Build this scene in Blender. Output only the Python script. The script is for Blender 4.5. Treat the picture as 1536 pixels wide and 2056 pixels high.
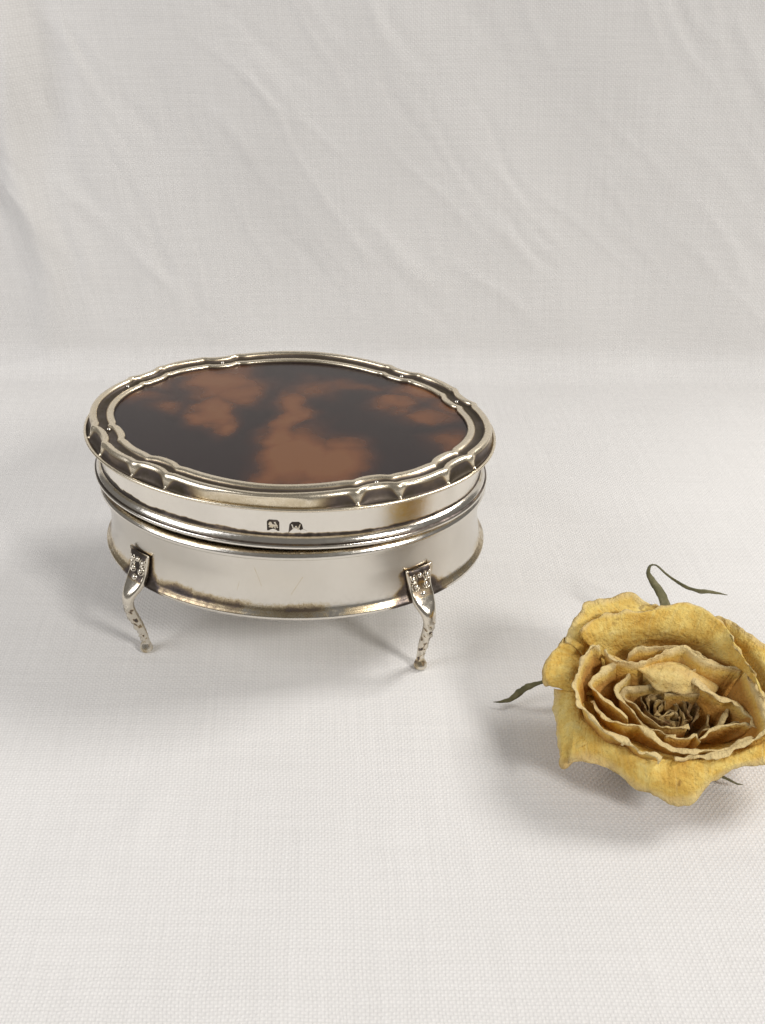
import bpy, math, random
import numpy as np
from mathutils import Vector, Matrix, noise

# ------------------------------------------------------------------ units: code in cm, scene in metres
S = 0.01
rng = np.random.default_rng(7)
random.seed(7)
scene = bpy.context.scene
for o in list(bpy.data.objects):
    bpy.data.objects.remove(o)
COL = scene.collection

# ------------------------------------------------------------------ camera
CAM_H, PITCH, FOC, ROLL = 15.143, 0.561, 2100.0, -0.005      # cm, rad, px (of a 1536x2056 frame), rad
cam_data = bpy.data.cameras.new("camera")
cam = bpy.data.objects.new("camera", cam_data)
COL.objects.link(cam)
cam_data.sensor_fit = 'VERTICAL'
cam_data.sensor_height = 24.0
cam_data.lens = 24.0 * FOC / 2056.0
cam_data.clip_start = 0.005
cam_data.clip_end = 20.0
_f = Vector((0, math.cos(PITCH), -math.sin(PITCH)))
_u = Vector((0, math.sin(PITCH), math.cos(PITCH)))
_r = Vector((1, 0, 0))
_c, _s = math.cos(-ROLL), math.sin(-ROLL)
_r2 = _r * _c + _u * _s
_u2 = _u * _c - _r * _s
cam.matrix_world = Matrix(((_r2.x, _u2.x, -_f.x, 0), (_r2.y, _u2.y, -_f.y, 0),
                           (_r2.z, _u2.z, -_f.z, CAM_H * S), (0, 0, 0, 1)))
scene.camera = cam
cam_data.dof.use_dof = True
cam_data.dof.focus_distance = 0.205
cam_data.dof.aperture_fstop = 56.0

# ------------------------------------------------------------------ world: dim indoor ambience
world = bpy.data.worlds.new("World")
scene.world = world
world.use_nodes = True
bg = world.node_tree.nodes["Background"]
bg.inputs[0].default_value = (1.0, 0.95, 0.89, 1)
bg.inputs[1].default_value = 0.18

# ------------------------------------------------------------------ lamps: window, side light and an added left fill
def area(name, loc, target, size, power, col, sy=None):
    d = bpy.data.lights.new(name, 'AREA')
    d.shape = 'RECTANGLE'
    d.size = size * S
    d.size_y = (sy or size) * S
    d.energy = power
    d.color = col
    o = bpy.data.objects.new(name, d)
    COL.objects.link(o)
    o.location = Vector(loc) * S
    v = Vector(target) - Vector(loc)
    o.rotation_euler = v.to_track_quat('-Z', 'Y').to_euler()
    return o
BC = (-2.0, 20.4, 0)
area("window_light", (-2 + 62, 20.4 - 62, 60), BC, 17, 5.1, (1.0, 0.965, 0.925), 20)
area("side_light", (-2 + 66, 20.4 + 18, 74), BC, 30, 5.0, (1.0, 0.97, 0.94), 30)
area("left_fill_light", (-40, 2, 34), (-13, 33, 9), 30, 1.1, (0.98, 0.975, 1.0))  # unseen lamp added to brighten the left of the back cloth

vs = scene.view_settings
vs.view_transform = 'Standard'
vs.look = 'None'
vs.gamma = 1.0
vs.exposure = 0.0
vs.use_curve_mapping = False
scene.render.engine = 'CYCLES'
scene.cycles.max_bounces = 10
scene.cycles.diffuse_bounces = 5
scene.cycles.glossy_bounces = 6

# ------------------------------------------------------------------ pixel helpers (photo px -> rays)
def ray(px, py):
    x = (px - 768) / FOC
    y = (1028 - py) / FOC
    c, s = math.cos(-ROLL), math.sin(-ROLL)
    x, y = x * c - y * s, x * s + y * c
    c, s = math.cos(PITCH), math.sin(PITCH)
    return np.array([x, c + y * s, -s + y * c])
CAMP = np.array([0, 0, CAM_H])
def on_z(px, py, z):
    r = ray(px, py)
    return CAMP + r * ((z - CAM_H) / r[2])

# ------------------------------------------------------------------ mesh helpers
def new_mesh(name, V, F, mat=None, parent=None, attrs=None, uv=None, smooth=True):
    me = bpy.data.meshes.new(name)
    me.from_pydata((np.asarray(V) * S).tolist(), [], [tuple(int(i) for i in f) for f in F])
    if attrs:
        for k, a in attrs.items():
            at = me.attributes.new(k, 'FLOAT', 'POINT')
            at.data.foreach_set('value', np.asarray(a, dtype=np.float32).ravel())
    if uv is not None:
        l = me.uv_layers.new(name="UVMap")
        idx = np.zeros(len(me.loops), dtype=np.int32)
        me.loops.foreach_get('vertex_index', idx)
        l.data.foreach_set('uv', np.asarray(uv, dtype=np.float32)[idx].ravel())
    if mat:
        me.materials.append(mat)
    if smooth:
        me.polygons.foreach_set('use_smooth', [True] * len(me.polygons))
    me.update()
    o = bpy.data.objects.new(name, me)
    COL.objects.link(o)
    if parent:
        o.parent = parent
    return o

def grid_faces(nu, nv, closed=False):
    """V index = i*nv + j ; i around (closed), j across"""
    F = []
    for i in range(nu if closed else nu - 1):
        i2 = (i + 1) % nu
        for j in range(nv - 1):
            F.append((i * nv + j, i2 * nv + j, i2 * nv + j + 1, i * nv + j + 1))
    return F

def grid(name, G, mat, parent=None, closed=False, attrs=None, flip=False, cap0=False, cap1=False, **kw):
    nu, nv = G.shape[:2]
    F = grid_faces(nu, nv, closed)
    V = G.reshape(-1, 3)
    if cap0:
        F.append(tuple(i * nv for i in range(nu))[::-1])
    if cap1:
        F.append(tuple(i * nv + nv - 1 for i in range(nu)))
    if flip:
        F = [f[::-1] for f in F]
    return new_mesh(name, V, F, mat, parent, attrs, **kw)

def thing(name, label, cat, loc, rz=0):
    o = bpy.data.objects.new(name, None)
    COL.objects.link(o)
    o.empty_display_size = 0.01
    o.location = Vector(loc) * S
    o.rotation_euler = (0, 0, rz)
    o["label"] = label
    o["category"] = cat
    return o

def catmull(pts, n):
    """resample a polyline with centripetal-ish catmull-rom to n points (uniform in chord length)"""
    P = np.asarray(pts, float)
    k = len(P)
    if k == 2:
        t = np.linspace(0, 1, n)[:, None]
        return P[0] * (1 - t) + P[1] * t
    ext = np.vstack([2 * P[0] - P[1], P, 2 * P[-1] - P[-2]])
    dense = []
    for i in range(k - 1):
        p0, p1, p2, p3 = ext[i:i + 4]
        t = np.linspace(0, 1, 24, endpoint=False)[:, None]
        dense.append(.5 * ((2 * p1) + (-p0 + p2) * t + (2 * p0 - 5 * p1 + 4 * p2 - p3) * t ** 2 + (-p0 + 3 * p1 - 3 * p2 + p3) * t ** 3))
    dense.append(P[-1:])
    D = np.vstack(dense)
    L = np.concatenate([[0], np.cumsum(np.linalg.norm(np.diff(D, axis=0), axis=1))])
    q = np.linspace(0, L[-1], n)
    return np.stack([np.interp(q, L, D[:, c]) for c in range(D.shape[1])], 1)

def smooth(a, b, x):
    t = np.clip((x - a) / (b - a), 0, 1)
    return t * t * (3 - 2 * t)

def nz(p, scale=1.0, seed=0.0, oct=1):
    v = Vector((p[0] * scale + seed, p[1] * scale - seed * .7, p[2] * scale + seed * 1.3))
    if oct == 1:
        return noise.noise(v)
    return noise.fractal(v, .8, 2.0, oct)

# ------------------------------------------------------------------ node helpers
class NT:
    def __init__(self, name):
        self.m = bpy.data.materials.new(name)
        self.m.use_nodes = True
        self.t = self.m.node_tree
        self.b = self.t.nodes["Principled BSDF"]
        self.out = self.t.nodes["Material Output"]
    def n(self, typ, **kw):
        nd = self.t.nodes.new(typ)
        for k, v in kw.items():
            setattr(nd, k, v)
        return nd
    def put(self, sock, v):
        if isinstance(v, bpy.types.NodeSocket):
            self.t.links.new(v, sock)
        elif v is not None:
            if isinstance(v, (tuple, list)) and len(v) == 3 and len(sock.default_value) == 4:
                v = (*v, 1)
            sock.default_value = v
    def math(self, op, a, b=None, c=None, clamp=False):
        nd = self.n('ShaderNodeMath', operation=op, use_clamp=clamp)
        for i, v in enumerate((a, b, c)):
            if v is not None:
                self.put(nd.inputs[i], v)
        return nd.outputs[0]
    def vmath(self, op, a, b=None):
        nd = self.n('ShaderNodeVectorMath', operation=op)
        self.put(nd.inputs[0], a)
        if b is not None:
            self.put(nd.inputs[1], b)
        return nd.outputs['Value'] if op in ('LENGTH', 'DISTANCE', 'DOT_PRODUCT') else nd.outputs[0]
    def noise(self, vec, scale, detail=2, rough=.5, dist=0.0):
        nd = self.n('ShaderNodeTexNoise')
        self.put(nd.inputs['Vector'], vec)
        nd.inputs['Scale'].default_value = scale
        nd.inputs['Detail'].default_value = detail
        nd.inputs['Roughness'].default_value = rough
        nd.inputs['Distortion'].default_value = dist
        return nd.outputs['Fac']
    def ramp(self, fac, stops):
        nd = self.n('ShaderNodeValToRGB')
        cr = nd.color_ramp
        while len(cr.elements) < len(stops):
            cr.elements.new(0.5)
        for e, (p, c) in zip(cr.elements, stops):
            e.position = p
            e.color = (*c, 1) if len(c) == 3 else c
        self.put(nd.inputs[0], fac)
        return nd.outputs[0]
    def maprange(self, v, a, b, c=0.0, d=1.0, smoothst=False):
        nd = self.n('ShaderNodeMapRange')
        if smoothst:
            nd.interpolation_type = 'SMOOTHSTEP'
        self.put(nd.inputs['Value'], v)
        for k, x in zip(('From Min', 'From Max', 'To Min', 'To Max'), (a, b, c, d)):
            nd.inputs[k].default_value = x
        return nd.outputs[0]
    def mix(self, fac, a, b, blend='MIX'):
        nd = self.n('ShaderNodeMix', data_type='RGBA', blend_type=blend)
        self.put(nd.inputs[0], fac)
        self.put(nd.inputs[6], a)
        self.put(nd.inputs[7], b)
        return nd.outputs[2]
    def bump(self, height, strength, dist, normal=None):
        nd = self.n('ShaderNodeBump')
        nd.inputs['Strength'].default_value = strength
        nd.inputs['Distance'].default_value = dist
        self.put(nd.inputs['Height'], height)
        if normal is not None:
            self.put(nd.inputs['Normal'], normal)
        return nd.outputs[0]
    def obj(self):
        return self.n('ShaderNodeTexCoord').outputs['Object']
    def uv(self):
        return self.n('ShaderNodeTexCoord').outputs['UV']
    def attr(self, name):
        return self.n('ShaderNodeAttribute', attribute_name=name).outputs['Fac']
    def set(self, name, v):
        self.put(self.b.inputs[name], v)
    def sep(self, v):
        nd = self.n('ShaderNodeSeparateXYZ')
        self.put(nd.inputs[0], v)
        return nd.outputs
    def comb(self, x, y, z=0.0):
        nd = self.n('ShaderNodeCombineXYZ')
        for i, v in enumerate((x, y, z)):
            self.put(nd.inputs[i], v)
        return nd.outputs[0]

# ------------------------------------------------------------------ material: white linen
def mat_linen():
    m = NT("white_linen")
    uv = m.uv()                                        # in cm along the threads
    sx, sy, _ = m.sep(uv)
    wob = m.noise(uv, .9, 2)
    wob2 = m.noise(m.vmath('ADD', uv, (31., 17., 5.)), .9, 2)
    # threads: plain weave, pitch 0.068 cm, wobbling a little
    k = math.pi / 0.060
    X = m.math('MULTIPLY', m.math('ADD', sx, m.math('MULTIPLY', wob, .16)), k)
    Y = m.math('MULTIPLY', m.math('ADD', sy, m.math('MULTIPLY', wob2, .16)), k)
    sX = m.math('SINE', X)
    sY = m.math('SINE', Y)
    weave = m.math('MULTIPLY', sX, sY)
    gap = m.math('MULTIPLY', m.math('ABSOLUTE', sX), m.math('ABSOLUTE', sY))
    gap = m.math('POWER', gap, .45)
    # uneven yarn: streaks along warp and weft
    sl1 = m.noise(m.comb(m.math('MULTIPLY', sx, 13.0), m.math('MULTIPLY', sy, .35)), 1.0, 2, .6)
    sl2 = m.noise(m.comb(m.math('MULTIPLY', sx, .35), m.math('MULTIPLY', sy, 13.0)), 1.0, 2, .6)
    slub = m.math('ADD', sl1, sl2)
    big = m.noise(uv, .22, 3)
    fine = m.noise(uv, 30.0, 2)
    h = m.math('ADD', m.math('MULTIPLY', weave, .55), m.math('MULTIPLY', gap, .6))
    h = m.math('ADD', h, m.math('MULTIPLY', slub, .55))
    h = m.math('ADD', h, m.math('MULTIPLY', fine, .5))
    v = m.math('ADD', m.math('MULTIPLY', gap, .085), m.math('MULTIPLY', slub, .075))
    v = m.math('ADD', v, m.math('MULTIPLY', m.math('MULTIPLY', weave, .5), .04))
    v = m.math('ADD', v, m.math('MULTIPLY', big, .05))
    col = m.ramp(v, [(0.05, (.64, .63, .615)), (.22, (.84, .83, .815))])
    m.set('Base Color', col)
    m.set('Roughness', .85)
    m.set('Specular IOR Level', .25)
    m.set('Sheen Weight', .12)
    m.set('Normal', m.bump(h, .35, .00025))
    return m.m

# ------------------------------------------------------------------ material: old silver, tarnished, with some painted reflections
def mat_silver(name, scratches=(), warm=0.0, rough=.13, rag=1.0, dark=(.040, .030, .022), rag2=None, gain=1.0, patchy=.62):
    rag2 = rag if rag2 is None else rag2
    m = NT(name)
    ob = m.obj()
    t = m.attr('tarnish_reflect')
    n1 = m.noise(ob, 3600.0, 4, .7)
    n2 = m.noise(ob, 1000.0, 5, .7)
    n3 = m.noise(ob, 60.0, 3, .5)
    patch = m.noise(ob, 140.0, 3, .6)
    t = m.math('MULTIPLY', t, m.maprange(patch, .30, .62, patchy, 1.12))
    tt = m.math('ADD', t, m.math('MULTIPLY', m.math('SUBTRACT', n1, .5), .55 * rag))
    tt = m.math('ADD', tt, m.math('MULTIPLY', m.math('SUBTRACT', n2, .5), .85 * rag2))
    haze = m.math('ADD', m.math('MULTIPLY', n3, .16), m.math('MULTIPLY', n2, .05))
    mask = m.maprange(tt, .28, .92)
    for (ax, az, bx, bz, w) in scratches:
        x, y, z = m.sep(ob)
        q = m.comb(x, z, 0.0)
        a = (ax * S, az * S, 0.0)
        d = np.array([bx - ax, bz - az]) * S
        L2 = float(d @ d)
        rel = m.vmath('SUBTRACT', q, a)
        hpar = m.math('DIVIDE', m.vmath('DOT_PRODUCT', rel, (float(d[0]), float(d[1]), 0.0)), L2, clamp=True)
        proj = m.comb(m.math('MULTIPLY', hpar, float(d[0])), m.math('MULTIPLY', hpar, float(d[1])), 0.0)
        dist = m.vmath('DISTANCE', rel, proj)
        dist = m.math('ADD', dist, m.math('MULTIPLY', m.math('SUBTRACT', n2, .5), w * S * 1.6))
        sm = m.maprange(dist, w * S, 0.0, 0.0, .26)
        sm = m.math('MULTIPLY', sm, m.math('LESS_THAN', y, 0.0))
        mask = m.math('MAXIMUM', mask, m.math('MULTIPLY', sm, m.maprange(n1, .3, .6)))
    silver = m.ramp(m.math('ADD', haze, warm), [(0.0, tuple(gain * c for c in (.84, .81, .76))), (.16, tuple(gain * c for c in (.775, .735, .66))), (.42, tuple(gain * c for c in (.70, .60, .42)))])
    silver = m.mix(m.maprange(m.noise(ob, 85.0, 4, .6), .35, .70, 0.0, .20), silver, (.50, .47, .43))
    col = m.mix(m.maprange(mask, 0.0, .25), silver, (.60, .50, .33))
    col = m.mix(m.maprange(mask, .18, .50), col, (.27, .205, .135))
    col = m.mix(m.maprange(mask, .42, .72), col, m.mix(n3, (.15, .115, .085), (.13, .115, .125)))
    col = m.mix(m.maprange(mask, .66, 1.0), col, dark)
    m.set('Base Color', col)
    m.set('Metallic', m.maprange(mask, .55, 1.0, 1.0, .55))
    r = m.math('ADD', m.math('MULTIPLY', mask, .28), m.maprange(n2, .3, .75, rough - .03, rough + .08))
    m.set('Roughness', r)
    hb = m.math('ADD', m.math('MULTIPLY', n2, .5), m.math('MULTIPLY', n3, 1.6))
    hb = m.math('SUBTRACT', hb, m.math('MULTIPLY', mask, .3))
    # fine polishing swirls and small dents
    sw = m.noise(m.vmath('MULTIPLY', ob, (1, 1, 9)), 1500, 2, .5, 1.5)
    dent = m.noise(ob, 95.0, 2, .4)
    hb = m.math('ADD', hb, m.math('ADD', m.math('MULTIPLY', sw, .22), m.math('MULTIPLY', dent, 3.2)))
    m.set('Normal', m.bump(hb, .26, .00014))
    return m.m

# ------------------------------------------------------------------ material: tortoiseshell
BOX = np.array([-2.028, 20.416])
YAW = -0.11
RIM_Z = 4.54
A, B = 4.5, 3.53
def box_local(px, py, z):
    p = on_z(px, py, z)
    d = p[:2] - BOX
    c, s = math.cos(YAW), math.sin(YAW)
    return d[0] * c + d[1] * s, -d[0] * s + d[1] * c

def mat_tortoise():
    m = NT("tortoiseshell")
    ob = m.obj()
    w1 = m.n('ShaderNodeTexNoise')
    m.put(w1.inputs['Vector'], ob)
    w1.inputs['Scale'].default_value = 110
    w1.inputs['Detail'].default_value = 1.5
    warp = m.vmath('MULTIPLY', m.vmath('SUBTRACT', w1.outputs['Color'], (.5, .5, .5)), (.010, .010, 0))
    w2 = m.n('ShaderNodeTexNoise')
    m.put(w2.inputs['Vector'], ob)
    w2.inputs['Scale'].default_value = 420
    w2.inputs['Detail'].default_value = 4
    warp2 = m.vmath('MULTIPLY', m.vmath('SUBTRACT', w2.outputs['Color'], (.5, .5, .5)), (.0022, .0022, 0))
    p = m.vmath('ADD', m.vmath('ADD', m.vmath('MULTIPLY', ob, (1, 1, 0)), warp), warp2)
    blobs = [  # px, py, rx, ry (cm), strength
        (600, 925, .85, 1.0, 1.0), (665, 935, .75, .9, .95), (550, 955, .45, .6, .7), (692, 900, .45, .5, .7), (560, 885, .5, .55, .9),
        (578, 850, .38, .8, .85), (595, 815, .40, .9, .75), (628, 785, .60, .62, .62), (690, 775, .9, .38, .42),
        (450, 775, .85, .9, .80), (480, 800, .55, .7, .75), (432, 830, .42, .9, .85), (440, 868, .28, .5, .8), (395, 755, .55, .4, .45),
        (278, 798, .75, .40, .58), (330, 775, .5, .35, .48), (790, 810, .55, .42, .75), (835, 785, .62, .46, .75), (862, 833, .60, .38, .68), (905, 812, .50, .5, .62), (740, 775, .6, .3, .5),
        (912, 890, .55, .6, .60), (345, 820, .5, .4, .58), (640, 985, .9, .4, .7), (530, 920, .3, .3, .4), (740, 985, .35, .3, .25)]
    acc = None
    for (px, py, rx, ry, st) in blobs:
        x, y = box_local(px, py, RIM_Z + .16)
        d = m.vmath('LENGTH', m.vmath('MULTIPLY', m.vmath('SUBTRACT', p, (x * S, y * S, 0)), (1 / (rx * S), 1 / (ry * S), 0)))
        v = m.maprange(d, 2.0, .0, 0.0, st * 1.22, True)
        acc = v if acc is None else m.math('MAXIMUM', acc, v)
    n = m.noise(ob, 160, 3, .5)
    nf = m.noise(m.vmath('MULTIPLY', ob, (1, 1.6, 1)), 900, 3, .7)
    lo = m.noise(m.vmath('MULTIPLY', m.vmath('ADD', ob, (.07, .02, 0)), (1, 1.5, 1)), 75, 2, .5)
    acc = m.math('ADD', acc, m.math('MULTIPLY', m.math('SUBTRACT', lo, .42), .55))
    acc = m.math('ADD', acc, m.math('MULTIPLY', m.math('SUBTRACT', n, .5), .16))
    acc = m.math('ADD', acc, m.math('MULTIPLY', m.math('SUBTRACT', nf, .5), .10))
    col = m.ramp(acc, [(.10, (.016, .009, .009)), (.40, (.036, .015, .011)), (.64, (.090, .032, .012)), (.85, (.145, .052, .018)), (1.0, (.165, .066, .024))])
    m.set('Base Color', col)
    m.set('Roughness', .26)
    m.set('IOR', 1.46)
    m.set('Coat Weight', .08)
    m.set('Coat Roughness', .12)
    m.set('Normal', m.bump(m.math('ADD', m.noise(ob, 240, 3), m.math('MULTIPLY', nf, .15)), .10, .0001))
    return m.m

# ------------------------------------------------------------------ material: dried petals, sepals
def mat_petal():
    m = NT("dried_petal")
    ob = m.obj()
    rim = m.attr('rim')
    core = m.attr('core')
    n1 = m.noise(ob, 180, 4, .6, .4)
    n2 = m.noise(ob, 900, 4, .65)
    n3 = m.noise(ob, 420, 3, .6)
    f = m.math('ADD', m.math('MULTIPLY', n1, .75), m.math('MULTIPLY', n2, .28))
    col = m.ramp(f, [(.28, (.55, .285, .045)), (.46, (.79, .515, .110)), (.60, (.89, .675, .200)), (.80, (.93, .79, .36))])
    veins = m.noise(m.comb(m.math('MULTIPLY', m.attr('pu'), 11.0), m.math('MULTIPLY', m.attr('pv'), 2.2)), 1.0, 3, .6, .4)
    col = m.mix(m.maprange(veins, .50, .75, 0.0, .13), col, (.50, .26, .05))
    col = m.mix(m.maprange(veins, .50, .28, 0.0, .26), col, (.93, .79, .38))
    rr = m.math('ADD', rim, m.math('MULTIPLY', m.math('SUBTRACT', n3, .5), .5))
    rr = m.maprange(rr, .25, .95)
    col = m.mix(m.math('MULTIPLY', rr, .75), col, (.78, .64, .36))
    rt = m.math('ADD', m.attr('root_shade'), m.math('MULTIPLY', m.math('SUBTRACT', n1, .5), .6))
    col = m.mix(m.maprange(rt, .2, 1.0, 0.0, .8), col, (.42, .165, .026))  # orange-brown petal base, deepened to paint shade into the gaps
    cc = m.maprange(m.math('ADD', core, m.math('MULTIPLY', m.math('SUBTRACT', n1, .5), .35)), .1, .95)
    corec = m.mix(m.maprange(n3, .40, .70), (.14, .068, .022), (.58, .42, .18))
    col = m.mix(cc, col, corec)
    spot = m.maprange(m.noise(ob, 320, 2, .5), .71, .76)
    col = m.mix(m.math('MULTIPLY', spot, .5), col, (.22, .10, .03))
    tip = m.math('MULTIPLY', m.maprange(m.attr('pv'), .955, 1.0), m.maprange(m.noise(ob, 500, 3, .6), .50, .66))
    col = m.mix(m.math('MULTIPLY', tip, .45), col, (.26, .125, .04))
    m.set('Base Color', col)
    m.set('Roughness', .72)
    m.set('Specular IOR Level', .25)
    vein = m.math('ADD', m.math('MULTIPLY', veins, .34), m.math('ADD', m.math('ADD', m.math('MULTIPLY', n2, .6), n3), m.math('MULTIPLY', m.noise(ob, 2200, 3, .6), .25)))
    nrm = m.bump(vein, 1.0, .0008)
    m.set('Normal', nrm)
    tr = m.n('ShaderNodeBsdfTranslucent')
    m.put(tr.inputs[0], m.mix(.5, col, (.75, .38, .06)))
    m.put(tr.inputs[1], nrm)
    mx = m.n('ShaderNodeMixShader')
    mx.inputs[0].default_value = .12
    m.t.links.new(m.b.outputs[0], mx.inputs[1])
    m.t.links.new(tr.outputs[0], mx.inputs[2])
    m.t.links.new(mx.outputs[0], m.out.inputs[0])
    return m.m

def mat_sepal():
    m = NT("dried_sepal")
    ob = m.obj()
    n1 = m.noise(ob, 300, 4, .6)
    n2 = m.noise(ob, 1400, 3, .6)
    col = m.ramp(n1, [(.3, (.075, .072, .030)), (.55, (.135, .125, .055)), (.75, (.24, .215, .125))])
    m.set('Base Color', col)
    m.set('Roughness', .75)
    m.set('Normal', m.bump(n2, .5, .0002))
    return m.m

LINEN = mat_linen()
PETAL = mat_petal()
SEPAL = mat_sepal()
TORT = mat_tortoise()

# ================================================================== THE SETTING: linen cloth, flat then hanging up behind
def build_cloth():
    dx = .085
    xs = np.arange(-24, 24 + dx, dx)
    Y0, YW, R, ZT = 0.0, 33.2, 1.05, 27.0
    s_floor = YW - R - Y0
    s_arc = R * math.pi / 2
    ss = np.concatenate([np.arange(0, s_floor + s_arc + 14, dx), np.arange(s_floor + s_arc + 14, s_floor + s_arc + ZT - R, .13)])
    XX, SS = np.meshgrid(xs, ss, indexing='ij')
    a = np.clip((SS - s_floor) / R, 0, math.pi / 2)
    yy = Y0 + np.minimum(SS, s_floor) + R * np.sin(a)
    wall = np.clip(SS - s_floor - s_arc, 0, None)
    zz = R * (1 - np.cos(a)) + wall
    ny = -np.sin(a)
    nzv = np.cos(a)
    wallness = smooth(s_floor - 1, s_floor + s_arc + .5, SS)
    # --- wrinkles
    disp = np.zeros_like(XX)
    def ridge(x0, s0, x1, s1, width, h, skew=0.0):
        """a soft crease along a segment on the cloth (x, s)"""
        d = np.array([x1 - x0, s1 - s0])
        L = np.hypot(*d)
        d /= L
        rx, rs = XX - x0, SS - s0
        al = rx * d[0] + rs * d[1]
        pe = -rx * d[1] + rs * d[0]
        wob = .35 * width * np.sin(al * 1.7 / max(width, .3) * .35 + x0 * 3)
        pe = pe + wob
        env = smooth(0, .45 * L, al) * (1 - smooth(.55 * L, L, al))
        g = np.exp(-(pe / width) ** 2) - skew * (pe / width) * np.exp(-(pe / width) ** 2)
        return h * g * env
    w0 = s_floor + s_arc                      # start of the vertical part
    # big vertical fold near the left edge
    disp += ridge(-11.35, w0 - 2.5, -11.5, w0 + 20, .72, .66, .9)
    disp += ridge(-9.9, w0 + 3.0, -10.2, w0 + 20, .5, -.28, -.4)
    disp += ridge(-9.6, w0 - .5, -10.2, w0 + 8, .40, .12)
    # diagonal creases running down to the right
    r2 = random.Random(4)
    for k in range(120):
        x0 = r2.uniform(-12, 14)
        z0 = r2.uniform(1.5, 14.0)
        ln = r2.uniform(2.8, 8.0)
        an = math.radians(r2.uniform(-66, -36) if x0 > -5 else r2.uniform(-80, -50))
        wd = r2.uniform(.11, .26)
        disp += ridge(x0 - math.cos(an) * ln / 2, w0 + z0 - math.sin(an) * ln / 2, x0 + math.cos(an) * ln / 2, w0 + z0 + math.sin(an) * ln / 2,
                      wd, r2.uniform(.10, .26) * wd * (1 if r2.random() < .7 else -1), r2.uniform(-.8, .8))
    # shallow drape waves on the back
    disp += wallness * (.10 * np.sin(XX * .55 + SS * .33 + 1.0) + .05 * np.sin(XX * 1.1 + SS * .75))
    # gentle unevenness on the table part, streaks running to the viewer
    flat = 1 - wallness
    for k in range(16):
        x0 = r2.uniform(-9, 8)
        y0 = r2.uniform(7, 15)
        if abs(x0 + 2) < 5 and y0 > 13.5:
            continue
        ln = r2.uniform(2.5, 6)
        an = math.radians(r2.uniform(65, 100))
        disp += ridge(x0 - math.cos(an) * ln / 2, y0 - math.sin(an) * ln / 2, x0 + math.cos(an) * ln / 2, y0 + math.sin(an) * ln / 2,
                      r2.uniform(.3, .8), r2.uniform(.022, .048), r2.uniform(-.5, .5)) * flat
    # very soft hump where the cloth turns up
    disp += .07 * np.exp(-((SS - s_floor + 1.0) / 1.2) ** 2) * np.sin(XX * .5 + 2.0)
    G = np.stack([XX, yy + ny * disp, zz + nzv * disp * (0.4 + 0.6 * wallness)], -1)
    uv = np.stack([(XX + .06 * SS).ravel(), SS.ravel()], 1)
    o = grid("linen_cloth", G, LINEN, uv=uv)
    o["kind"] = "structure"
    o["label"] = "white linen cloth laid flat and hanging up behind as backdrop"
    return o
build_cloth()

# ================================================================== THE TRINKET BOX
box = thing("trinket_box", "oval silver trinket box with tortoiseshell lid on four cabriole legs", "trinket box",
            (BOX[0], BOX[1], 0), YAW)

def ell_pt(t, off):
    """point on the oval grown by off along its normal; t array (rad)"""
    x, y = A * np.cos(t), B * np.sin(t)
    n = np.stack([np.cos(t) / A, np.sin(t) / B], -1)
    n /= np.linalg.norm(n, axis=-1)[..., None]
    return np.stack([x, y], -1) + n * np.asarray(off)[..., None], n

LEG_T = [math.radians(d) for d in (-44.5, -132.4, 45.5, 133.5)]

def lathe_profile(prof, n):
    return catmull(np.array(prof, float), n)

# scratches measured on the photo, on the front of the body
def front_xz(px, py, off=-.28):
    best = None
    for t in np.linspace(-math.pi * .98, -.02, 900):
        p, _ = ell_pt(np.array([t]), np.array([off]))
        x, y = p[0]
        c, s = math.cos(YAW), math.sin(YAW)
        wx, wy = BOX[0] + x * c - y * s, BOX[1] + x * s + y * c
        r = ray(px, py)
        # intersect ray with vertical line through (wx, wy): closest in plan
        k = (wx * r[0] + wy * r[1]) / (r[0] ** 2 + r[1] ** 2)
        d = math.hypot(wx - k * r[0], wy - k * r[1])
        z = CAM_H + r[2] * k
        if best is None or d < best[0] - 1e-4 or (d < best[0] + 5e-3 and wy < best[3]):
            best = (d, x, z, wy, t)
    return best[1], best[2], best[4]
scr = []
for (p, q, w) in (((510, 1140), (524, 1178), .012), ((607, 1160), (585, 1194), .014), ((480, 1170), (476, 1185), .010)):
    ax, az, _ = front_xz(*p)
    bx, bz, _ = front_xz(*q)
    scr.append((ax, az, bx, bz, w))
SILVER_BODY = mat_silver("silver_body", scr, .04, .17, .85, rag2=.42, gain=.95)
SILVER_LID = mat_silver("silver_lid", (), .03, .13, .6, rag2=.35, gain=1.05)
SILVER_FRAME = mat_silver("silver_border", (), .22, .24, .22, (.065, .050, .032), gain=1.22, patchy=.92)
SILVER_LEG = mat_silver("silver_leg", (), .12, .16, .8)

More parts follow.
